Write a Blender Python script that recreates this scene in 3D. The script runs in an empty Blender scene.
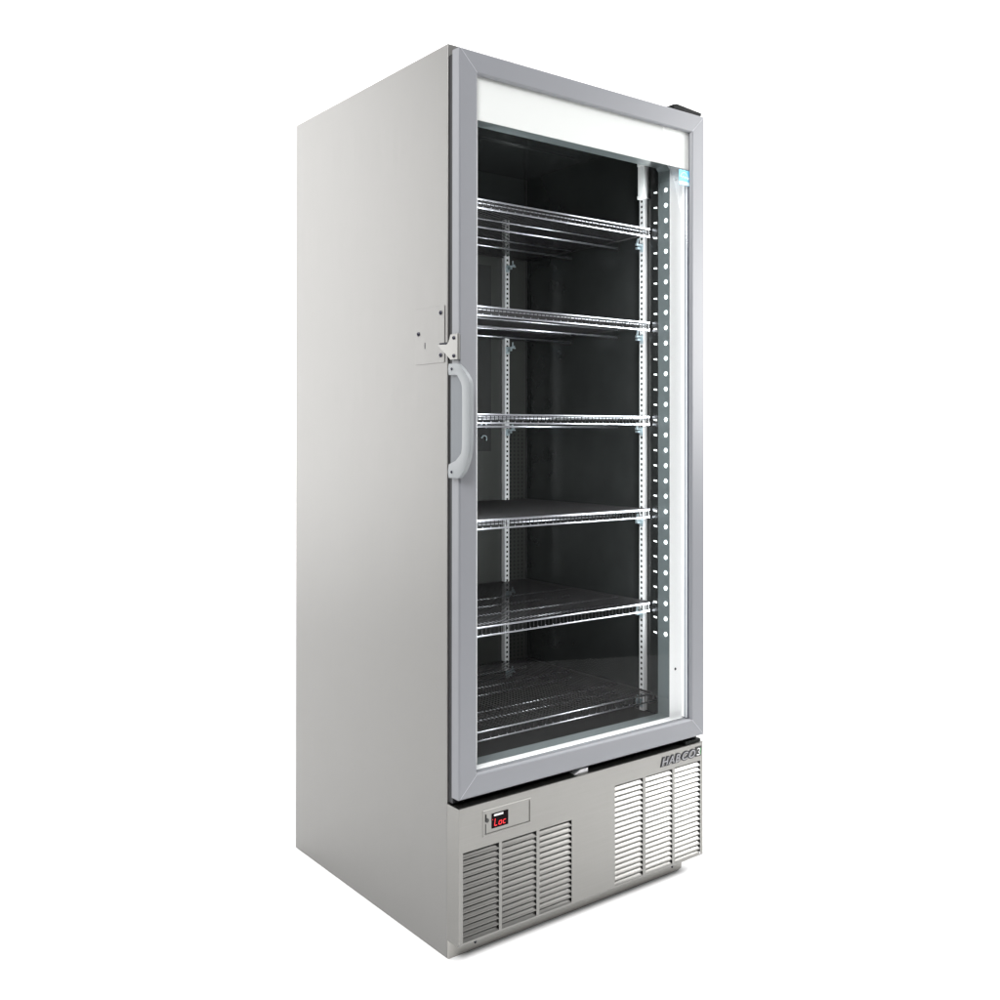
import bpy, bmesh, math, random
from mathutils import Vector, Matrix
random.seed(4)
scene = bpy.context.scene
COL = scene.collection

# ------------------------------------------------------------------ helpers
def obj(name, bm, mat, parent=None, bevel=0.0, seg=2, smooth=False, label=None, kind=None):
    """Link a bmesh as ONE mesh object."""
    bmesh.ops.recalc_face_normals(bm, faces=bm.faces[:])
    me = bpy.data.meshes.new(name)
    bm.to_mesh(me); bm.free()
    mats = mat if isinstance(mat, (list, tuple)) else [mat]
    for m in mats:
        me.materials.append(m)
    o = bpy.data.objects.new(name, me)
    COL.objects.link(o)
    if parent: o.parent = parent
    if label: o['label'] = label
    if kind: o['kind'] = kind
    if smooth:
        for p in me.polygons: p.use_smooth = True
    if bevel > 0:
        b = o.modifiers.new('bevel', 'BEVEL')
        b.width = bevel; b.segments = seg; b.limit_method = 'ANGLE'; b.angle_limit = math.radians(35)
        b.harden_normals = False
        w = o.modifiers.new('wn', 'WEIGHTED_NORMAL'); w.keep_sharp = True
        for p in me.polygons: p.use_smooth = True
    return o

def box(bm, x0, x1, y0, y1, z0, z1, mi=0):
    v = [bm.verts.new((x, y, z)) for z in (z0, z1) for y in (y0, y1) for x in (x0, x1)]
    for q in ((0, 2, 3, 1), (4, 5, 7, 6), (0, 1, 5, 4), (2, 6, 7, 3), (0, 4, 6, 2), (1, 3, 7, 5)):
        f = bm.faces.new([v[i] for i in q]); f.material_index = mi
    return v

def rod(bm, a, b, r, n=8, mi=0, cap=True):
    a, b = Vector(a), Vector(b)
    d = (b - a).normalized()
    u = d.orthogonal().normalized(); w = d.cross(u)
    ra = []; rb = []
    for i in range(n):
        t = 2 * math.pi * (i + .5) / n
        off = (u * math.cos(t) + w * math.sin(t)) * r
        ra.append(bm.verts.new(a + off)); rb.append(bm.verts.new(b + off))
    for i in range(n):
        f = bm.faces.new((ra[i], ra[(i + 1) % n], rb[(i + 1) % n], rb[i])); f.material_index = mi; f.smooth = True
    if cap:
        bm.faces.new(ra[::-1]).material_index = mi; bm.faces.new(rb).material_index = mi

def prism(bm, pts, axis, a, b, mi=0):
    """Extrude a 2D outline along an axis from a to b. axis x: pts are (y,z); y: (x,z); z: (x,y)."""
    def P(p, t):
        return {'x': (t, p[0], p[1]), 'y': (p[0], t, p[1]), 'z': (p[0], p[1], t)}[axis]
    va = [bm.verts.new(P(p, a)) for p in pts]; vb = [bm.verts.new(P(p, b)) for p in pts]
    n = len(pts)
    bm.faces.new(va).material_index = mi; bm.faces.new(vb[::-1]).material_index = mi
    for i in range(n):
        bm.faces.new((va[i], va[(i + 1) % n], vb[(i + 1) % n], vb[i])).material_index = mi

def dome(bm, c, r, axis, h, mi=0, n=14):
    """A low screw head standing out from c along the vector axis."""
    c = Vector(c); ax = Vector(axis).normalized(); u = ax.orthogonal().normalized(); w = ax.cross(u)
    rings = []
    for rr, hh in ((r, 0), (r, h * .45), (r * .78, h * .85), (r * .45, h), (r * .4, h * .45)):
        rings.append([bm.verts.new(c + ax * hh + (u * math.cos(2 * math.pi * i / n) + w * math.sin(2 * math.pi * i / n)) * rr) for i in range(n)])
    for A, B in zip(rings, rings[1:]):
        for i in range(n):
            bm.faces.new((A[i], A[(i + 1) % n], B[(i + 1) % n], B[i])).material_index = mi
    bm.faces.new(rings[-1]).material_index = mi

# ------------------------------------------------------------------ materials
def mat(name, col, rough=.5, metal=0., spec=.5, coat=0.):
    m = bpy.data.materials.new(name); m.use_nodes = True
    b = m.node_tree.nodes['Principled BSDF']
    b.inputs['Base Color'].default_value = (*col, 1)
    b.inputs['Roughness'].default_value = rough
    b.inputs['Metallic'].default_value = metal
    b.inputs['Specular IOR Level'].default_value = spec
    b.inputs['Coat Weight'].default_value = coat
    return m

def N(m, t): return m.node_tree.nodes.new(t)
def L(m, a, b): m.node_tree.links.new(a, b)
def bsdf(m): return m.node_tree.nodes['Principled BSDF']

def grain(m, scale, rough_lo, rough_hi, bump=.0, bdist=.0005, col_lo=None, col_hi=None, detail=4):
    """Stretched noise in object space drives roughness, a faint relief and an even mottling."""
    tc = N(m, 'ShaderNodeTexCoord'); mp = N(m, 'ShaderNodeMapping'); ns = N(m, 'ShaderNodeTexNoise')
    mp.inputs['Scale'].default_value = scale
    ns.inputs['Scale'].default_value = 1; ns.inputs['Detail'].default_value = detail
    L(m, tc.outputs['Object'], mp.inputs['Vector']); L(m, mp.outputs['Vector'], ns.inputs['Vector'])
    mr = N(m, 'ShaderNodeMapRange')
    mr.inputs['From Min'].default_value = .3; mr.inputs['From Max'].default_value = .7
    mr.inputs['To Min'].default_value = rough_lo; mr.inputs['To Max'].default_value = rough_hi
    L(m, ns.outputs['Fac'], mr.inputs['Value']); L(m, mr.outputs['Result'], bsdf(m).inputs['Roughness'])
    if bump:
        bp = N(m, 'ShaderNodeBump'); bp.inputs['Strength'].default_value = bump; bp.inputs['Distance'].default_value = bdist
        L(m, ns.outputs['Fac'], bp.inputs['Height']); L(m, bp.outputs['Normal'], bsdf(m).inputs['Normal'])
    if col_lo:
        cr = N(m, 'ShaderNodeValToRGB')
        cr.color_ramp.elements[0].position = .3; cr.color_ramp.elements[1].position = .7
        cr.color_ramp.elements[0].color = (*col_lo, 1); cr.color_ramp.elements[1].color = (*col_hi, 1)
        L(m, ns.outputs['Fac'], cr.inputs['Fac']); L(m, cr.outputs['Color'], bsdf(m).inputs['Base Color'])
    return m

STEEL = grain(mat('brushed_steel_side', (.5, .49, .475), .36, 1.), (260, 260, 5), .50, .54, .02, .0002, (.262, .258, .250), (.268, .264, .256))
PANEL = grain(mat('brushed_steel_front', (.5, .49, .47), .3, 1.), (6, 260, 260), .29, .34, .015, .0002, (.230, .226, .215), (.242, .238, .227))
RAIL = mat('rail_steel', (.36, .35, .33), .45, .6)
STEELP = mat('steel_plate', (.25, .247, .238), .40, 1.)
FRAME = grain(mat('door_frame_grey', (.186, .191, .206), .42), (900, 900, 900), .36, .46, .03, .0002)
MITREHI = mat('mitre_highlight_grey', (.34, .345, .37), .5)
HANDLE = mat('handle_grey', (.215, .228, .236), .38)
GRIP = mat('grip_insert_grey', (.10, .112, .125), .4)
JAMB = mat('led_jamb', (.125, .145, .15), .22)
BLACK = grain(mat('black_liner', (.012, .0125, .012), .22), (14, 14, 14), .17, .24, 0, 0, (.019, .0203, .0203), (.022, .0235, .0235))
FLOORB = mat('black_liner_floor', (.010, .010, .010), .5, 0, .3)
GASKET = mat('black_rubber', (.010, .010, .012), .6)
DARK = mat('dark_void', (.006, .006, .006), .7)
WHITE = mat('white_plastic', (.86, .86, .86), .4)
PALE = mat('pale_spacer', (.55, .56, .58), .4)
PRINT = mat('white_print', (.63, .63, .62), .55)
THROAT = mat('grey_throat', (.12, .138, .142), .3)
ALU = mat('anodised_spacer', (.62, .63, .65), .35, .8)
CHROME = mat('chrome_wire', (.47, .47, .51), .33, 1.)
WIRE = mat('grey_coated_wire', (.022, .021, .022), .5, 0., .3)
ZINC = mat('zinc_clip', (.50, .58, .62), .35, .8)
SCREW = mat('dark_screw', (.03, .03, .045), .35, .6)
SLOT = mat('slot_dark', (.01, .01, .02), .7)
KEYB = mat('lock_black', (.015, .015, .015), .4)
HINGE = grain(mat('black_hinge', (.005, .006, .006), .5, 0, .08), (120, 120, 120), .3, .55, .4, .002)
SCREEN = mat('screen_black', (.006, .003, .004), .3, 0, .03)
SEAL = mat('grey_seal', (.16, .17, .21), .4)
STBLUE = mat('sticker_blue', (.12, .52, .80), .4)
STPALE = mat('sticker_pale', (.62, .82, .90), .4)
LOGODK = mat('logo_dark', (.02, .02, .025), .4)
LOGOLT = mat('logo_silver', (.24, .24, .25), .4, .3)
GREEN = mat('emblem_green', (.04, .19, .06), .4)

def emit(name, col, s, base=(.8, .8, .8)):
    m = mat(name, base); b = bsdf(m)
    b.inputs['Emission Color'].default_value = (*col, 1); b.inputs['Emission Strength'].default_value = s
    return m
LED = emit('led_white', (.93, 1, 1), 14.0)
HALO = emit('led_halo', (.85, 1, 1), .22, (.4, .45, .46))  # faintly glowing disc added round each LED to paint its halo
LEDDIM = emit('led_lens', (.93, 1, 1), 1.6)
REDSEG = emit('red_segment', (1, .015, .03), 1.3, (.05, .0, .0))

GLASS = bpy.data.materials.new('pane_glass'); GLASS.use_nodes = True
nt = GLASS.node_tree; nt.nodes.clear()
o_ = nt.nodes.new('ShaderNodeOutputMaterial'); mx = nt.nodes.new('ShaderNodeMixShader')
tr = nt.nodes.new('ShaderNodeBsdfTransparent'); gl = nt.nodes.new('ShaderNodeBsdfGlossy'); fr = nt.nodes.new('ShaderNodeFresnel')
tr.inputs['Color'].default_value = (.976, .981, .98, 1); gl.inputs['Roughness'].default_value = .0; fr.inputs['IOR'].default_value = 1.2
geo = nt.nodes.new('ShaderNodeNewGeometry'); sb_ = nt.nodes.new('ShaderNodeMath'); sb_.operation = 'SUBTRACT'; sb_.inputs[0].default_value = 1
ml_ = nt.nodes.new('ShaderNodeMath'); ml_.operation = 'MULTIPLY'      # only the outer faces of the pane mirror; the inner ones pass light
nt.links.new(geo.outputs['Backfacing'], sb_.inputs[1]); nt.links.new(sb_.outputs[0], ml_.inputs[0]); nt.links.new(fr.outputs[0], ml_.inputs[1])
nt.links.new(ml_.outputs[0], mx.inputs[0]); nt.links.new(tr.outputs[0], mx.inputs[1]); nt.links.new(gl.outputs[0], mx.inputs[2]); nt.links.new(mx.outputs[0], o_.inputs[0])

def slotted(name, along, across, pitch, center, halfw, duty=.45):
    """Zinc channel with a row of dark punched slots (world-space pattern along z)."""
    m = mat(name, (.62, .62, .62), .45, .2)
    tc = N(m, 'ShaderNodeTexCoord'); sx = N(m, 'ShaderNodeSeparateXYZ'); L(m, tc.outputs['Object'], sx.inputs[0])
    md = N(m, 'ShaderNodeMath'); md.operation = 'PINGPONG'; md.inputs[1].default_value = pitch / 2; L(m, sx.outputs['Z'], md.inputs[0])
    lt = N(m, 'ShaderNodeMath'); lt.operation = 'LESS_THAN'; lt.inputs[1].default_value = pitch / 2 * duty; L(m, md.outputs[0], lt.inputs[0])
    sb = N(m, 'ShaderNodeMath'); sb.operation = 'SUBTRACT'; sb.inputs[1].default_value = center; L(m, sx.outputs[across], sb.inputs[0])
    ab = N(m, 'ShaderNodeMath'); ab.operation = 'ABSOLUTE'; L(m, sb.outputs[0], ab.inputs[0])
    l2 = N(m, 'ShaderNodeMath'); l2.operation = 'LESS_THAN'; l2.inputs[1].default_value = halfw; L(m, ab.outputs[0], l2.inputs[0])
    mu = N(m, 'ShaderNodeMath'); mu.operation = 'MULTIPLY'; L(m, lt.outputs[0], mu.inputs[0]); L(m, l2.outputs[0], mu.inputs[1])
    mc = N(m, 'ShaderNodeMix'); mc.data_type = 'RGBA'
    mc.inputs['A'].default_value = (.60, .60, .61, 1); mc.inputs['B'].default_value = (.01, .01, .01, 1)
    L(m, mu.outputs[0], mc.inputs['Factor']); L(m, mc.outputs['Result'], bsdf(m).inputs['Base Color'])
    return m

def perforated():
    """Black sheet with a regular grid of small round holes over its right-hand part."""
    m = mat('perforated_black', (.02, .02, .02), .35)
    tc = N(m, 'ShaderNodeTexCoord'); sx = N(m, 'ShaderNodeSeparateXYZ'); L(m, tc.outputs['Object'], sx.inputs[0])
    def pp(out, p):
        n = N(m, 'ShaderNodeMath'); n.operation = 'PINGPONG'; n.inputs[1].default_value = p / 2; L(m, out, n.inputs[0])
        q = N(m, 'ShaderNodeMath'); q.operation = 'POWER'; q.inputs[1].default_value = 2; L(m, n.outputs[0], q.inputs[0]); return q
    a = pp(sx.outputs['X'], .0155); b = pp(sx.outputs['Z'], .0125)
    ad = N(m, 'ShaderNodeMath'); ad.operation = 'ADD'; L(m, a.outputs[0], ad.inputs[0]); L(m, b.outputs[0], ad.inputs[1])
    lt = N(m, 'ShaderNodeMath'); lt.operation = 'LESS_THAN'; lt.inputs[1].default_value = .0040 ** 2; L(m, ad.outputs[0], lt.inputs[0])
    zt = N(m, 'ShaderNodeMath'); zt.operation = 'LESS_THAN'; zt.inputs[1].default_value = 1.19; L(m, sx.outputs['Z'], zt.inputs[0])
    xt = N(m, 'ShaderNodeMath'); xt.operation = 'GREATER_THAN'; xt.inputs[1].default_value = .668; L(m, sx.outputs['X'], xt.inputs[0])
    m1 = N(m, 'ShaderNodeMath'); m1.operation = 'MULTIPLY'; L(m, lt.outputs[0], m1.inputs[0]); L(m, zt.outputs[0], m1.inputs[1])
    m2 = N(m, 'ShaderNodeMath'); m2.operation = 'MULTIPLY'; L(m, m1.outputs[0], m2.inputs[0]); L(m, xt.outputs[0], m2.inputs[1])
    mc = N(m, 'ShaderNodeMix'); mc.data_type = 'RGBA'
    mc.inputs['A'].default_value = (.024, .0245, .023, 1); mc.inputs['B'].default_value = (.002, .002, .002, 1)
    L(m, m2.outputs[0], mc.inputs['Factor']); L(m, mc.outputs['Result'], bsdf(m).inputs['Base Color'])
    return m
PERF = perforated()

# ------------------------------------------------------------------ dimensions (metres)
W, D, H = .811, .762, 2.06
F = -.0465                       # front plane of door and lower panel
IX0, IX1, IY1, IZ0, IZ1 = .05, .757, .65, .402, 2.0   # inside of the cabinet

root = bpy.data.objects.new('display_refrigerator', None); COL.objects.link(root)
root['label'] = 'tall stainless steel upright refrigerator with one framed glass door and six wire shelves'
root['category'] = 'refrigerator'

# ------------------------------------------------------------------ cabinet
bm = bmesh.new()
box(bm, 0, IX0, 0, D, 0, H)
box(bm, IX1, W, 0, D, .046, H)
box(bm, IX0, IX1, 0, D, IZ1, H)
box(bm, IX0, IX1, IY1, D, .046, IZ1)
box(bm, IX0, IX1, .0, IY1, .352, IZ0)
cab = obj('cabinet', bm, STEEL, root, bevel=.0016)
bm = bmesh.new()
box(bm, IX0, IX1, .02, IY1, .046, .058)
obj('compressor_tray', bm, DARK, root)

# black inner lining: five thin sheets just inside the insulated walls
bm = bmesh.new(); t = .003
box(bm, IX0, IX0 + t, 0, IY1, IZ0, IZ1)
box(bm, IX1 - t, IX1, 0, IY1, IZ0, IZ1)
box(bm, IX0 + t, IX1 - t, IY1 - t, IY1, IZ0, IZ1)
box(bm, IX0 + t, IX1 - t, 0, IY1 - t, IZ1 - t, IZ1)
box(bm, IX0 + t, IX1 - t, 0, IY1 - t, IZ0, IZ0 + t, 1)
liner = obj('inner_lining', bm, [BLACK, FLOORB], root)
# ceiling seam strip
bm = bmesh.new(); box(bm, .10, .71, .36, .375, IZ1 - t - .004, IZ1 - t - .0005)
obj('ceiling_seam', bm, BLACK, liner)
# dark corner bead where back and right wall meet
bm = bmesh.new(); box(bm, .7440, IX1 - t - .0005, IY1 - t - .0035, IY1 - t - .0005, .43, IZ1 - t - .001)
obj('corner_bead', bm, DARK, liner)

# back duct panel with perforations, inlet and bottom ledge
bm = bmesh.new(); box(bm, .07, .742, .638, .6465, .432, 1.86)
duct = obj('duct_panel', bm, PERF, root, bevel=.001)
bm = bmesh.new(); box(bm, .07, .742, .630, .6378, .432, .437)
obj('bottom_ledge', bm, CHROME, duct, bevel=.0006)
bm = bmesh.new(); box(bm, .30, .603, .6365, .6379, 1.126, 1.705)
obj('air_inlet', bm, DARK, duct)
for zz in (1.204, 1.165):
    bm = bmesh.new()
    pts = [(.573 + .010 * math.cos(a), .632, zz + .010 * math.sin(a)) for a in [math.radians(d) for d in (-40, 0, 40, 80, 120, 160)]]
    for a, b in zip(pts, pts[1:]): rod(bm, a, b, .0022, 6)
    rod(bm, pts[-1], (pts[-1][0], .6363, pts[-1][2]), .0022, 6)
    obj('cable_hook', bm, ZINC, duct)

# black gasket face between cabinet and door
bm = bmesh.new()
gx0, gx1, gz0, gz1 = .0035, .8075, .3525, 2.0325
box(bm, gx0, .0555, -.0175, -.0006, gz0, gz1)
box(bm, .7645, gx1, -.0175, -.0006, gz0, gz1)
box(bm, .0555, .7645, -.0175, -.0006, 1.9905, gz1)
box(bm, .0555, .7645, -.0175, -.0006, gz0, .404)
obj('door_gasket', bm, GASKET, root)

# ------------------------------------------------------------------ door
door = bpy.data.objects.new('glass_door', None); COL.objects.link(door); door.parent = root
dx0, dx1, dz0, dz1, fw, yb = 0.0003, .811, .3666, 2.0392, .048, -.018
prof = [(0, yb), (0, F + .0035), (.0011, F + .001), (.0035, F), (fw - .002, F), (fw, F + .001), (fw + .0035, F + .0055), (fw + .0035, F + .0085), (fw + .001, F + .0085), (fw + .001, yb)]
def rail(kind):
    bm = bmesh.new(); A = []; B = []
    for u, y in prof:
        e = .0003
        if kind == 'left':   a, b = (dx0 + u, y, dz0 + u + e), (dx0 + u, y, dz1 - u - e)
        if kind == 'right':  a, b = (dx1 - u, y, dz1 - u - e), (dx1 - u, y, dz0 + u + e)
        if kind == 'top':    a, b = (dx0 + u + e, y, dz1 - u), (dx1 - u - e, y, dz1 - u)
        if kind == 'bottom': a, b = (dx1 - u - e, y, dz0 + u), (dx0 + u + e, y, dz0 + u)
        A.append(bm.verts.new(a)); B.append(bm.verts.new(b))
    n = len(prof)
    for i in range(n):
        bm.faces.new((A[i], A[(i + 1) % n], B[(i + 1) % n], B[i]))
    bm.faces.new(A); bm.faces.new(B[::-1])
    return obj('frame_stile' if kind in ('left', 'right') else 'frame_rail', bm, FRAME, door)
for k in ('left', 'right', 'top', 'bottom'): rail(k)
# pale strips paint the edge highlight along the four mitres
for (cx, cz, sx, sz) in ((dx0, dz1, 1, -1), (dx1, dz1, -1, -1), (dx0, dz0, 1, 1), (dx1, dz0, -1, 1)):
    bm = bmesh.new(); q = .00045
    pts = []
    for u, du in ((.002, q), (fw, q), (fw, -q), (.002, -q)):
        pts.append((cx + sx * (u + du), cz + sz * (u - du)))
    prism(bm, pts, 'y', F - .00025, F + .004)
    obj('mitre_highlight', bm, MITREHI, door)
# hidden core that carries the profiles (white liner of the frame, faces the opening)
ox0, ox1, oz0, oz1 = .0479, .7630, .4147, 1.9915
# glass pane
bm = bmesh.new(); box(bm, ox0 + .0005, ox1 - .0005, -.0385, -.0345, oz0 + .0005, oz1 - .0005)
pane = obj('glass_pane', bm, GLASS, door)
# header board printed white, just behind the glass
hz = 1.8905
bm = bmesh.new(); box(bm, ox0 + .001, ox1 - .001, -.0340, -.0310, hz, oz1 - .001)
obj('header_panel', bm, PRINT, door)
# inner frame (throat) behind the glass: white faces to the front, grey inside
rx0, rx1, rz0, rz1 = .0762, .7146, .4224, 1.8995
ry0, ry1 = -.010, .032
def ring(bm, x0, x1, z0, z1, wx0, wx1, wz0, wz1, y0, y1, ch):
    """Ring with outer rectangle w* and inner opening (top right corner chamfered)."""
    inn = [(x0, z0), (x1, z0), (x1, z1 - ch), (x1 - ch, z1), (x0, z1)]
    out = [(wx0, wz0), (wx1, wz0), (wx1, wz1 - ch), (wx1 - ch, wz1), (wx0, wz1)]
    n = 5
    vi0 = [bm.verts.new((p[0], y0, p[1])) for p in inn]; vo0 = [bm.verts.new((p[0], y0, p[1])) for p in out]
    vi1 = [bm.verts.new((p[0], y1, p[1])) for p in inn]; vo1 = [bm.verts.new((p[0], y1, p[1])) for p in out]
    for i in range(n):
        j = (i + 1) % n
        bm.faces.new((vi0[i], vi0[j], vo0[j], vo0[i])).material_index = 0
        bm.faces.new((vi1[i], vi1[j], vo1[j], vo1[i])).material_index = 1
        bm.faces.new((vi0[i], vi0[j], vi1[j], vi1[i])).material_index = 1
        bm.faces.new((vo0[i], vo0[j], vo1[j], vo1[i])).material_index = 0
bm = bmesh.new()
ring(bm, rx0, rx1, rz0, rz1, .056, .7640, .4085, 1.990, ry0, ry1, .011)
obj('inner_frame', bm, [WHITE, THROAT], door)
# aluminium spacer bars in the depth of the right-hand frame
for nm, x0_, y0_, y1_, z1_, m_ in (('spacer_seal', .7580, -.0343, -.0331, 1.888, SEAL), ('spacer_bar', .7583, -.0330, -.0262, 1.888, PALE),
                                  ('spacer_seal', .7594, -.0260, -.0215, 1.888, SEAL), ('spacer_bar', .7602, -.0213, -.0105, 1.985, WHITE)):
    bm = bmesh.new(); box(bm, x0_, .7617, y0_, y1_, oz0 + .003, z1_); obj(nm, bm, m_, door)
bm = bmesh.new(); box(bm, ox0 + .002, ox1 + .001, -.0335, -.0105, .4085, .4146); obj('sill_strip', bm, WHITE, door)
# screws in the white post
for zz in (1.867, .548):
    bm = bmesh.new(); dome(bm, (.737, ry0, zz), .0035, (0, -1, 0), .002); obj('screw', bm, SCREW if zz < 1 else ALU, door)

# blue label in the top right corner of the glass
bm = bmesh.new(); sy = -.03875
def sq(bm, x0, x1, z0, z1, y, mi=0):
    v = [bm.verts.new(p) for p in ((x0, y, z0), (x1, y, z0), (x1, y, z1), (x0, y, z1))]
    bm.faces.new(v).material_index = mi
X0, X1 = .7195, .7622
box(bm, X0, X1, sy, sy + .0002, 1.8445, 1.8850, 0)
box(bm, X0 + .001, X1 - .001, sy - .00015, sy - .0000, 1.8455, 1.8545, 1)
def ribbon(bm, pts, wd, y, mi):
    for (a, b) in zip(pts, pts[1:]):
        a = Vector((a[0], 0, a[1])); b = Vector((b[0], 0, b[1])); d = (b - a).normalized(); n = Vector((-d.z, 0, d.x)) * wd / 2
        e = d * wd * .3
        v = [bm.verts.new((p.x, y, p.z)) for p in (a - e + n, a - e - n, b + e - n, b + e + n)]
        bm.faces.new(v).material_index = mi
ribbon(bm, [(X0 + .005 + .030 * i / 10, 1.8685 + .0105 * math.sin(math.pi * i / 10)) for i in range(11)], .0012, sy - .0002, 2)
ribbon(bm, [(X0 + .006 + .024 * i / 14, 1.8655 + .0035 * math.sin(i * 1.55)) for i in range(15)], .0016, sy - .0003, 2)
st = []
for i in range(11):
    a = math.pi / 2 + math.pi * i / 5; r = .0055 if i % 2 == 0 else .0024
    st.append((X0 + .0345 + r * math.cos(a), 1.8645 + r * math.sin(a)))
v = [bm.verts.new((p[0], sy - .0004, p[1])) for p in st[:10]]; bm.faces.new(v).material_index = 2
obj('energy_label', bm, [STBLUE, STPALE, WHITE], door, label='small pale blue and white label with a star on the glass')

# handle: a closed D that stands out in front of the door, fixed to its left side
outer = [(-.0190, 1.3362), (-.0535, 1.3346), (-.0700, 1.3240), (-.0850, 1.3110), (-.0955, 1.2990), (-.1000, 1.2880), (-.1008, 1.2500), (-.1008, 1.1700), (-.0990, 1.1400), (-.0900, 1.1160), (-.0760, 1.0960), (-.0580, 1.0822), (-.0190, 1.0818)]
inner = [(-.0190, 1.3110), (-.0500, 1.3100), (-.0580, 1.3020), (-.0640, 1.2950), (-.0680, 1.2880), (-.0700, 1.2800), (-.0708, 1.2500), (-.0708, 1.1700), (-.0700, 1.1480), (-.0670, 1.1370), (-.0560, 1.1280), (-.0450, 1.1200), (-.0190, 1.1120)]
bm = bmesh.new()
xo, xi = -.0100, -.0005
def tri(loop, x): return [bm.verts.new((x, p[0], p[1])) for p in loop]
oa, ia, ob, ib = tri(outer, xo), tri(inner, xo), tri(outer, xi), tri(inner, xi)
crest = [bm.verts.new((xo - .0018, (p[0] * .55 + q[0] * .45), (p[1] * .55 + q[1] * .45))) for p, q in zip(outer, inner)]
n = len(outer)
for i in range(n - 1):
    j = i + 1
    bm.faces.new((oa[i], oa[j], crest[j], crest[i])); bm.faces.new((crest[i], crest[j], ia[j], ia[i]))
    bm.faces.new((oa[i], oa[j], ob[j], ob[i])); bm.faces.new((ia[i], ia[j], ib[j], ib[i])); bm.faces.new((ob[i], ob[j], ib[j], ib[i]))
for i in (0, n - 1): bm.faces.new((oa[i], crest[i], ia[i], ib[i], ob[i]))
obj('door_handle', bm, HANDLE, door, bevel=.0007, seg=2)
bm = bmesh.new()
prism(bm, [(y + (0 if y < -.02 else .0008), z) for y, z in inner], 'x', -.0032, -.0008)
obj('grip_recess', bm, GRIP, door)
for zz in (1.324, 1.0953):
    bm = bmesh.new(); dome(bm, (xo - .0020, -.0336, zz), .0032, (-1, 0, 0), .0018); obj('handle_screw', bm, SCREW, door)

# hasp plate of the lock, screwed to the door's side
bm = bmesh.new()
prism(bm, [(-.0455, 1.3450), (-.0185, 1.3455), (-.0025, 1.3570), (.0296, 1.3785), (.0296, 1.3825), (-.0040, 1.3805), (-.0115, 1.3870), (-.0185, 1.4020), (-.0455, 1.4020)], 'x', -.0052, -.0022)
prism(bm, [(-.0490, 1.3445), (-.0457, 1.3445), (-.0457, 1.4025), (-.0490, 1.4025)], 'x', -.0068, -.0002)
hasp = obj('lock_hasp', bm, STEELP, door, bevel=.0006)
for zz in (1.3934, 1.3534):
    bm = bmesh.new(); dome(bm, (-.0052, -.0322, zz), .0042, (-1, 0, 0), .0028); obj('hasp_screw', bm, SCREW, door)

# hinges
bm = bmesh.new()
prism(bm, [(.690, 2.0394), (.799, 2.0394), (.800, 2.0410), (.800, 2.0475), (.704, 2.0540), (.690, 2.0500)], 'y', -.0455, -.006)
rod(bm, (.783, -.032, 2.0393), (.783, -.032, 2.0505), .008, 12)
rod(bm, (.712, -.024, 2.049), (.712, -.024, 2.0515), .005, 10)
rod(bm, (.745, -.024, 2.047), (.745, -.024, 2.0505), .005, 10)
obj('top_hinge', bm, HINGE, root, bevel=.0008)
bm = bmesh.new()
box(bm, .742, .802, -.042, -.006, .3500, .3580)
rod(bm, (.785, -.030, .3575), (.785, -.030, .3664), .009, 12)
obj('bottom_hinge', bm, HINGE, root, bevel=.0008)
bm = bmesh.new(); prism(bm, [(.352, .3495), (.396, .3495), (.396, .3590), (.372, .3590)], 'y', -.036, -.012)
obj('door_catch', bm, WHITE, root, bevel=.0008)

# ------------------------------------------------------------------ lock plate on the side panel
bm = bmesh.new(); box(bm, -.0016, -.0001, .0102, .1307, 1.3415, 1.4708)
lp = obj('lock_plate', bm, STEEL, root, bevel=.0007)
for y, z in ((.0253, 1.4549), (.1177, 1.4131), (.0251, 1.3586)):
    bm = bmesh.new(); dome(bm, (-.0016, y, z), .0050, (-1, 0, 0), .0028); obj('plate_screw', bm, SCREW, lp)
bm = bmesh.new(); box(bm, -.0019, -.0002, .0886, .0914, 1.3770, 1.3915); obj('key_slot', bm, SLOT, lp)
bm = bmesh.new(); box(bm, -.0020, -.0003, -.0004, .0300, 1.3812, 1.3860); obj('hasp_slot', bm, SLOT, lp)

# ------------------------------------------------------------------ lower front panel with louvres
px0, px1, pz0, pz1 = .0002, .8067, .0415, .3493
def bank(x0, x1, z0, z1, n): return dict(x0=x0, x1=x1, z0=z0, z1=z1, n=n)
banks = [bank(.0112, .1118, .0495, .2487, 15), bank(.1204, .2227, .0490, .2484, 15), bank(.2319, .3328, .0490, .2479, 15),
         bank(.4776, .5765, .0487, .2988, 19), bank(.5868, .6860, .0490, .2990, 19), bank(.6955, .7950, .0490, .3000, 19)]
bm = bmesh.new()
def fq(x0, x1, z0, z1): sq(bm, x0, x1, z0, z1, F)
LIP = .0475
xs = [px0 + .0015]
for b in banks: xs += [b['x0'], b['x1']]
xs.append(px1 - .0015)
for i in range(0, len(xs), 2): fq(xs[i], xs[i + 1], LIP, pz1 - .0015)
for b in banks:
    pitch = (b['z1'] - b['z0']) / b['n']; b['pitch'] = pitch; b['gap'] = .0015
    fq(b['x0'], b['x1'], LIP, b['z0']); fq(b['x0'], b['x1'], b['z1'], pz1 - .0015)
    for k in range(1, b['n']):
        zc = b['z0'] + pitch * k
        fq(b['x0'], b['x1'], zc - b['gap'] / 2, zc + b['gap'] / 2)
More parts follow.
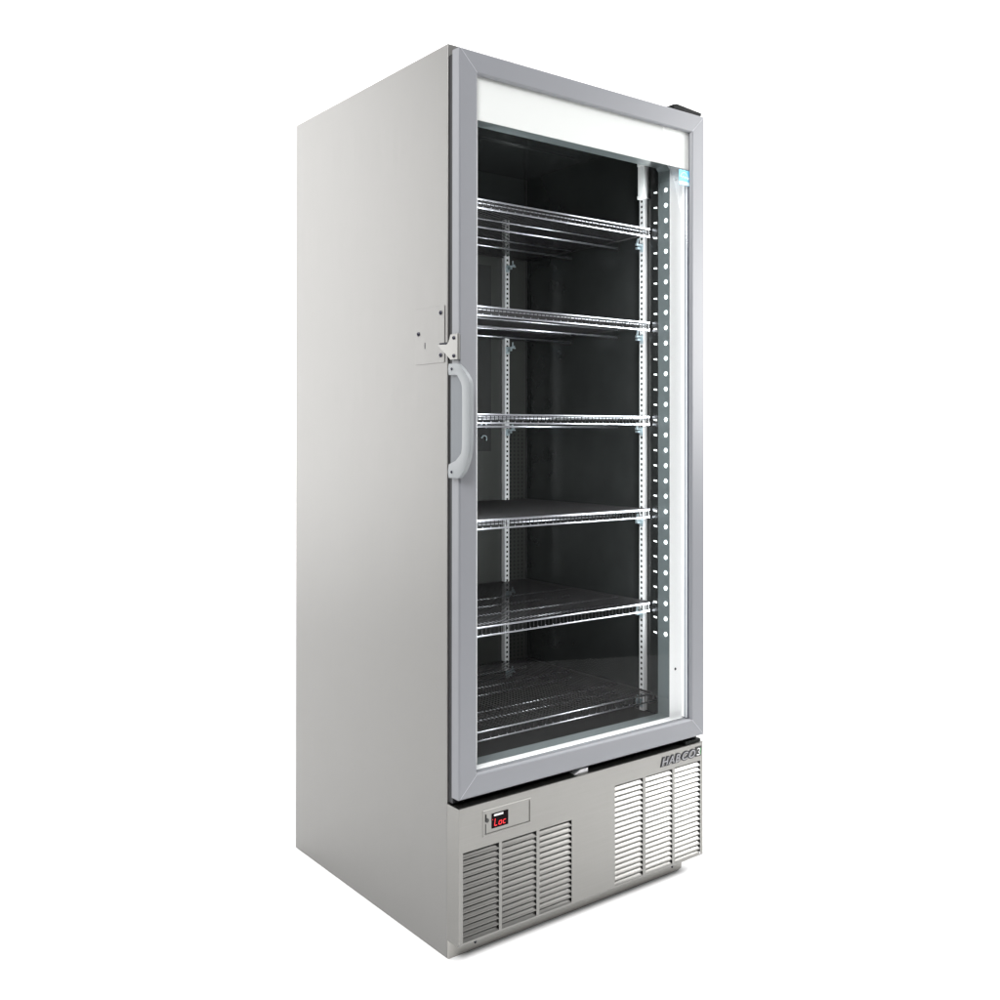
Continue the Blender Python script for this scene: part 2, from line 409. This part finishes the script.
# folded edges: rounded corners, side returns, top and bottom lip
def strip(pts, axis, a, b):
    for p, q in zip(pts, pts[1:]):
        if axis == 'z': v = [(p[0], p[1], a), (q[0], q[1], a), (q[0], q[1], b), (p[0], p[1], b)]
        else: v = [(a, p[0], p[1]), (a, q[0], q[1]), (b, q[0], q[1]), (b, p[0], p[1])]
        bm.faces.new([bm.verts.new(c) for c in v])
strip([(px0 + .0015, F), (px0 + .0004, F + .0004), (px0, F + .0015), (px0, -.0008)], 'z', LIP, pz1 - .0015)
strip([(px1 - .0015, F), (px1 - .0004, F + .0004), (px1, F + .0015), (px1, -.0008)], 'z', LIP, pz1 - .0015)
strip([(F, pz1 - .0015), (F + .0004, pz1 - .0004), (F + .0015, pz1), (-.0185, pz1), (-.0185, pz1 - .02)], 'x', px0, px1)
strip([(F, LIP), (F + .0008, LIP - .0018), (F + .0045, pz0), (-.002, pz0)], 'x', px0, px1)
bm.faces.new([bm.verts.new(c) for c in ((px0, F + .0045, pz0), (px0, -.0008, pz0), (px0, -.0008, LIP), (px0, F + .0008, LIP - .0002))])
bmesh.ops.remove_doubles(bm, verts=bm.verts[:], dist=.00002)
panel = obj('lower_panel', bm, PANEL, root)
for f in panel.data.polygons: f.use_smooth = False
bm = bmesh.new(); box(bm, .006, .800, -.022, -.019, .045, .325)
obj('panel_backing', bm, DARK, panel)
for b in banks:
    bm = bmesh.new(); g = b['gap'] / 2
    for k in range(b['n']):
        z0 = b['z0'] + b['pitch'] * k + (g if k else 0); z1 = b['z0'] + b['pitch'] * (k + 1) - (g if k < b['n'] - 1 else 0)
        h = z1 - z0
        curve = [(F + .0001, z0), (F + .0010, z0 + h * .12), (F + .0038, z0 + h * .46), (F + .0076, z0 + h * .84), (F + .0102, z0 + h * 1.08)]
        xa, xb = b['x0'] + .0006, b['x1'] - .0006
        # slat narrows towards its recessed upper corners, so a dark notch stays at each end
        rows = []
        for q, (y, z) in enumerate(curve):
            ins = (0, .0002, .0012, .0036, .0060)[q]
            rows.append([bm.verts.new((x, y, z)) for x in (xa + ins * .15, xa + .012, xb - .012, xb - ins)])
        for A, B in zip(rows, rows[1:]):
            for i in range(3):
                f = bm.faces.new((A[i], A[i + 1], B[i + 1], B[i])); f.smooth = True
    obj('louver_bank', bm, PANEL, panel)

# controller
cz0, cz1, cx0, cx1 = .2712, .3308, .0650, .2062
bm = bmesh.new(); ww = .0050
inn = [(cx0 + ww, cz0 + ww), (cx1 - ww, cz0 + ww), (cx1 - ww, cz1 - ww), (cx0 + ww, cz1 - ww)]
out = [(cx0, cz0), (cx1, cz0), (cx1, cz1), (cx0, cz1)]
vo = [bm.verts.new((p[0], F - .0004, p[1])) for p in out]; vo2 = [bm.verts.new((p[0] , F + .0005, p[1])) for p in out]
vm = [bm.verts.new((p[0] * .75 + q[0] * .25, F - .0022, p[1] * .75 + q[1] * .25)) for p, q in zip(out, inn)]
vi = [bm.verts.new((p[0], F - .0022, p[1])) for p in inn]; vi2 = [bm.verts.new((p[0], F - .0003, p[1])) for p in inn]
for A, B in ((vo2, vo), (vo, vm), (vm, vi), (vi, vi2)):
    for i in range(4): bm.faces.new((A[i], A[(i + 1) % 4], B[(i + 1) % 4], B[i]))
bm.faces.new(vi2)
ctl = obj('temperature_controller', bm, PANEL, root)
for f in ctl.data.polygons: f.use_smooth = False
bm = bmesh.new(); box(bm, .0905, .1378, F - .0016, F - .0004, .2850, .3185)
scr = obj('display_screen', bm, SCREEN, ctl, bevel=.0006)
def seg_digit(bm, x, z, w, h, segs, sl=.16, th=.0021):
    y = F - .0018
    pt = {'tl': (0, h), 'tr': (w, h), 'ml': (0, h / 2), 'mr': (w, h / 2), 'bl': (0, 0), 'br': (w, 0)}
    E = dict(a=('tl', 'tr'), b=('tr', 'mr'), c=('mr', 'br'), d=('bl', 'br'), e=('ml', 'bl'), f=('tl', 'ml'), g=('ml', 'mr'))
    for s in segs:
        p, q = [Vector((x + pt[k][0] + sl * pt[k][1], 0, z + pt[k][1])) for k in E[s]]
        d = (q - p).normalized(); nrm = Vector((-d.z, 0, d.x)) * th / 2; e = d * .0003
        v = [bm.verts.new((c.x, y, c.z)) for c in (p + e + nrm, p + e - nrm, q - e - nrm, q - e + nrm)]
        bm.faces.new(v)
bm = bmesh.new()
seg_digit(bm, .0975, .2905, .0078, .0160, 'def'); seg_digit(bm, .1098, .2905, .0078, .0160, 'cdeg'); seg_digit(bm, .1222, .2905, .0070, .0160, 'deg')
sq(bm, .0918, .0934, .3040, .3062, F - .0018)
obj('display_digits', bm, REDSEG, ctl)
bm = bmesh.new(); box(bm, .0965, .1225, F - .0019, F - .0016, .3120, .3160); obj('display_caption', bm, WHITE, ctl)
bm = bmesh.new(); rod(bm, (.0765, F - .0034, .3070), (.0765, F - .0003, .3070), .0048, 14); box(bm, .0725, .0745, F - .0030, F - .0003, .3060, .3210)
box(bm, .0724, .0746, F - .0012, F - .0003, .2775, .2990)
obj('panel_lock', bm, KEYB, ctl, bevel=.0004)

# maker's badge: slanted silver letters edged in black, square emblem at the end
badge = bpy.data.objects.new('maker_badge', None); COL.objects.link(badge); badge.parent = root
def glyph(ch, off, ext):
    c = bpy.data.curves.new('glyph', 'FONT'); c.body = ch; c.size = .0275; c.shear = .25; c.offset = off; c.extrude = ext
    o = bpy.data.objects.new('glyph', c); COL.objects.link(o)
    me = bpy.data.meshes.new_from_object(o.evaluated_get(bpy.context.evaluated_depsgraph_get()))
    bpy.data.objects.remove(o); bpy.data.curves.remove(c)
    return me
lx = .6425
for ch, adv in (('H', .0268), ('A', .0245), ('B', .0245), ('C', .0262), ('O', .0280)):
    bm = bmesh.new()
    for off, ext, y, mi in ((.0028, .0007, F - .0009, 0), (.0002, .0004, F - .0022, 1)):
        me = glyph(ch, off, ext); n0 = len(bm.verts); f0 = len(bm.faces)
        bm.from_mesh(me); bm.verts.ensure_lookup_table(); bm.faces.ensure_lookup_table()
        for v in bm.verts[n0:]: v.co = Vector((lx + v.co.x * 1.20, y - v.co.z, .3152 + v.co.y))
        for f in bm.faces[f0:]: f.material_index = mi
    obj('letter', bm, [LOGODK, LOGOLT], badge)
    lx += adv
ex0, ex1, ez0, ez1 = .7745, .7985, .3135, .3392
bm = bmesh.new()
prism(bm, [(ex0, ez0), (ex1 - .002, ez0), (ex1, ez1), (ex0 + .002, ez1)], 'y', F - .0018, F - .0001, 0)
ribbon(bm, [(ex0 + .0085, ez1 - .006), (ex0 + .0135, ez1 - .0045), (ex0 + .0180, ez1 - .0075), (ex0 + .0165, ez1 - .0115), (ex0 + .0120, ez1 - .0140), (ex0 + .0165, ez1 - .0165), (ex0 + .0165, ez1 - .0205), (ex0 + .0110, ez1 - .0220), (ex0 + .0060, ez1 - .0205)], .0022, F - .0021, 1)
prism(bm, [(ex0 + .0180, ez0 + .004), (ex1 - .0028, ez0 + .004), (ex1 - .0012, ez1 - .004), (ex0 + .0195, ez1 - .004)], 'y', F - .0020, F - .0018, 2)
obj('square_emblem', bm, [KEYB, WHITE, GREEN], badge)

# base rail under the panel
bm = bmesh.new()
prism(bm, [(0.0005, .0), (.750, .0), (.767, .004), (.771, .0412), (.0005, .0412)], 'y', -.0045, -.0008)
base = obj('base_rail', bm, RAIL, root, bevel=.0008)
for x in (.0750, .7300):
    bm = bmesh.new(); prism(bm, [(x - .006, .0215), (x + .006, .0225), (x + .002, .0130), (x - .001, .0130)], 'y', -.0056, -.0044); obj('rail_notch', bm, SLOT, base)

# ------------------------------------------------------------------ shelf standards (pilasters)
def standard(flat, x, y, z0, z1, m):
    bm = bmesh.new()
    if flat == 'back': box(bm, x, x + .017, y - .018, y, z0, z1)
    else: box(bm, x - .014, x, y, y + .017, z0, z1)
    return obj('shelf_standard', bm, m, root, bevel=.0008)
SLB = slotted('slotted_back', 'Z', 'X', .0150, .6540, .0035)
SLR = slotted('slotted_right', 'Z', 'Y', .0150, .1190, .0035)
SLL = slotted('slotted_left', 'Z', 'X', .0150, .1640, .0035)
standard('back', .6455, .6375, .436, 1.852, SLB)
standard('right', IX1 - t - .0002, .1105, .408, 1.90, SLR)
standard('back', .1555, .6375, .436, 1.852, SLL)
bm = bmesh.new()
box(bm, .7345, .7535, .104, .1292, 1.846, 1.934)
box(bm, .7330, .7536, .1025, .1305, 1.928, 1.940)
box(bm, .7330, .7536, .1025, .1305, 1.836, 1.846)
obj('thermometer_holder', bm, WHITE, root, bevel=.001)

# ------------------------------------------------------------------ shelves
SX0, SX1, SY0, SY1 = .066, .742, .066, .630
heights = [1.7385, 1.4830, 1.2255, .9720, .7165, .4675]
def clip_mesh(back):
    bm = bmesh.new()
    if back:
        x, y = .6540, .6190
        box(bm, x - .006, x + .006, y - .004, y + .0003, -.052, -.030)
        box(bm, x - .005, x + .020, y - .016, y - .012, -.036, -.032)
        box(bm, x - .003, x + .003, y - .020, y - .004, -.044, -.038)
        prism(bm, [(x + .004, -.040), (x + .020, -.030), (x + .020, -.026), (x + .004, -.032)], 'y', y - .012, y - .004)
        box(bm, x + .010, x + .013, y - .014, y - .010, -.034, -.016)
    else:
        x, y = .7395, .1190
        box(bm, x - .0003, x + .004, y - .006, y + .006, -.050, -.026)
        box(bm, x - .022, x - .0004, y - .003, y + .003, -.034, -.029)
        prism(bm, [(x - .020, -.029), (x - .017, -.029), (x - .012, -.014), (x - .015, -.014)], 'y', y - .003, y + .003)
        box(bm, x - .012, x - .0004, y + .004, y + .012, -.042, -.036)
    return bm
proto = None
def make_shelf():
    root_s = bpy.data.objects.new('wire_shelf', None); COL.objects.link(root_s); root_s.parent = root
    # close-set grey wires running front to back, bent down over the front rail
    bm = bmesh.new(); nw = 55; r = .0013
    for i in range(nw):
        x = SX0 + .006 + (SX1 - SX0 - .012) * i / (nw - 1)
        rod(bm, (x, SY0 - .001, 0), (x, SY1, 0), r, 5, 0, False)
        rod(bm, (x, SY0 - .001, .0005), (x, SY0 - .001, -.0185), .0011, 5, 0, False)
    obj('wire_grid', bm, WIRE, root_s)
    bm = bmesh.new()
    for i in range(nw):
        x = SX0 + .006 + (SX1 - SX0 - .012) * i / (nw - 1)
        if i % 2 == 0: rod(bm, (x, SY0 - .0035, -.0150), (x, SY0 - .0035, -.0180), .0010, 5, 0)
    # front truss: upper and lower wire plus a mid wire behind
    for y, z, rr in ((SY0 - .004, .0010, .0021), (SY0 - .004, -.0195, .0021), (SY0 + .012, -.0035, .0013)):
        rod(bm, (SX0, y, z), (SX1, y, z), rr, 8)
    for x in (SX0, SX1):
        rod(bm, (x, SY0 - .004, .0010), (x, SY0 - .004, -.0195), .0026, 8)
    obj('front_rail', bm, CHROME, root_s)
    bm = bmesh.new()
    for y in (.215, .415):
        rod(bm, (SX0 + .002, y, -.0045), (SX1 - .002, y, -.0045), .0018, 8)
        rod(bm, (SX0 + .002, y, -.0260), (SX1 - .002, y, -.0260), .0026, 8)
    obj('cross_wire', bm, CHROME, root_s)
    bm = bmesh.new()
    for x in (SX0, SX1): rod(bm, (x, SY0, -.0040), (x, SY1, -.0040), .0026, 8)
    rod(bm, (SX0, SY1, -.0040), (SX1, SY1, -.0040), .0026, 8)
    obj('side_wire', bm, WIRE, root_s)
    obj('shelf_clip', clip_mesh(True), ZINC, root_s)
    obj('shelf_clip', clip_mesh(False), ZINC, root_s)
    return root_s
proto = make_shelf()
def children(o): return [c for c in bpy.data.objects if c.parent == o]
kids = children(proto)
for i, z in enumerate(heights):
    if i == 0: s = proto
    else:
        s = proto.copy(); COL.objects.link(s)
        for k in kids:
            c = k.copy(); COL.objects.link(c); c.parent = s
    s.location = (0, 0, z)

# ------------------------------------------------------------------ LED strips behind the door posts
def led_strip(side):
    s = bpy.data.objects.new('led_strip', None); COL.objects.link(s); s.parent = root
    sg = 1 if side == 'right' else -1
    xf = rx1 if side == 'right' else rx0
    bm = bmesh.new()
    a, b = sorted((xf - sg * .0012, xf - sg * .0001))
    box(bm, a, b, -.0085, .0300, .470, 1.862)
    obj('strip_body', bm, JAMB, s)
    bm = bmesh.new()
    a, b = sorted((xf - sg * .0010, xf + sg * .020))
    box(bm, a, b, .0322, .0520, .470, 1.862)
    obj('strip_back', bm, BLACK, s)
    z_hi, z_lo, n = 1.836, .642, 30
    first = None
    for i in range(n):
        z = z_hi + (z_lo - z_hi) * i / (n - 1)
        if first is None:
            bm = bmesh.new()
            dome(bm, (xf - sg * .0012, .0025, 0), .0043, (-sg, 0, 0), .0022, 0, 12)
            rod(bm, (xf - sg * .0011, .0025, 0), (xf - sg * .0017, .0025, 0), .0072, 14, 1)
            first = obj('led', bm, [LED, HALO], s)
            bm = bmesh.new(); a, b = sorted((xf - sg * .0022, xf - sg * .0011))
            prism(bm, [(.0345, -.0032), (.0460, -.0014), (.0470, .0018), (.0355, .0016)], 'x', a, b)
            lens = obj('led_lens', bm, LEDDIM, s)
            o1, o2 = first, lens
        else:
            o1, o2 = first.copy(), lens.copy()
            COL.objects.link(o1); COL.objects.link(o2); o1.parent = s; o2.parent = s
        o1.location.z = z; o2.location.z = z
led_strip('right'); led_strip('left')

# ------------------------------------------------------------------ studio sweep (floor + curved backdrop)
SWEEP = mat('white_paper', (.90, .90, .90), .9, 0, .1)
bm = bmesh.new()
cx, cy = .4, .3
prof_s = [(-1.0, 0), (.5, 0), (1.6, 0)]
R = .8
for k in range(1, 13):
    a = math.radians(90 * k / 12); prof_s.append((1.6 + R * math.sin(a), R - R * math.cos(a)))
prof_s.append((1.6 + R, 4.2))
# floor strip that curves up into the wall, turned so that the wall faces the camera
rows = []
for (d, z) in prof_s:
    hw = 2.35 if d < 0 else (3.2 if d < 1 else 5.2)
    rows.append([bm.verts.new((x, d, z)) for x in (-hw, hw + .1)])
for A, B in zip(rows, rows[1:]):
    bm.faces.new((A[0], A[1], B[1], B[0])).smooth = True
sweep = obj('floor', bm, SWEEP, None, kind='structure')
sweep['label'] = 'seamless white studio floor sweeping up into a white backdrop'
sweep.rotation_euler = (0, 0, -math.radians(37.5)); sweep.location = (-.20, -.30, 0)

# ------------------------------------------------------------------ lights
def area(name, loc, target, sx, sy, power, col=(1, 1, 1), spread=180):
    l = bpy.data.lights.new(name, 'AREA'); l.shape = 'RECTANGLE'; l.size = sx; l.size_y = sy; l.energy = power; l.color = col; l.spread = math.radians(spread)
    o = bpy.data.objects.new(name, l); COL.objects.link(o); o.location = loc
    o.rotation_euler = (Vector(target) - Vector(loc)).to_track_quat('-Z', 'Y').to_euler()
    return o
area('key_softbox', (-2.7, -2.4, 3.9), (.2, -.1, .6), 2.0, 2.0, 300)
area('top_softbox', (1.0, .3, 5.0), (1.0, .5, 0), 5.6, 5.0, 175)
area('backdrop_lamp', (.75, .65, 3.7), (1.85, 2.1, 1.0), 6.5, .8, 95)
area('side_softbox', (-1.50, 2.65, 1.92), (0, .35, 1.75), 1.6, 3.0, 58)
area('right_softbox', (2.535, -1.03, 1.56), (.82, -.05, 1.56), .8, .9, 50)
area('louver_softbox', (2.8, -1.15, 2.45), (.65, -.05, .2), 1.25, 1.1, 46)
for sgn, x in ((1, rx1 - .004), (-1, rx0 + .004)):
    l = area('led_light', (x, .060, 1.24), (x - sgn * .5, .50, 1.24), .03, 1.25, 6, (.95, 1, 1))

# ------------------------------------------------------------------ world
w = bpy.data.worlds.new('World'); scene.world = w; w.use_nodes = True
bg = w.node_tree.nodes['Background']; bg.inputs['Color'].default_value = (1, 1, 1, 1); bg.inputs['Strength'].default_value = .03

# ------------------------------------------------------------------ camera (fitted to the photograph's edges)
cam = bpy.data.cameras.new('camera'); co = bpy.data.objects.new('camera', cam); COL.objects.link(co)
cam.sensor_width = 36; cam.sensor_fit = 'HORIZONTAL'; cam.lens = 36 * 1.00031; cam.shift_x = 0; cam.shift_y = -.06881
cam.clip_start = .05; cam.clip_end = 200
yaw, pitch, roll = .655, .00235, .0009
fwv = Vector((math.sin(yaw), math.cos(yaw), 0)); rt = Vector((math.cos(yaw), -math.sin(yaw), 0)); up = Vector((0, 0, 1))
f2 = math.cos(pitch) * fwv + math.sin(pitch) * up; u2 = -math.sin(pitch) * fwv + math.cos(pitch) * up
r2 = math.cos(roll) * rt + math.sin(roll) * u2; u3 = -math.sin(roll) * rt + math.cos(roll) * u2
M = Matrix((r2, u3, -f2)).transposed().to_4x4(); M.translation = Vector((-1.27781, -1.85797, 1.18076))
co.matrix_world = M
scene.camera = co

# ------------------------------------------------------------------ render settings
scene.render.engine = 'CYCLES'
scene.view_settings.view_transform = 'Standard'; scene.view_settings.look = 'None'
scene.view_settings.exposure = 0; scene.view_settings.gamma = 1; scene.view_settings.use_curve_mapping = False
scene.cycles.max_bounces = 10; scene.cycles.transparent_max_bounces = 16
scene.cycles.use_denoising = True
scene.cycles.caustics_reflective = False; scene.cycles.caustics_refractive = False
scene.cycles.sample_clamp_indirect = 6
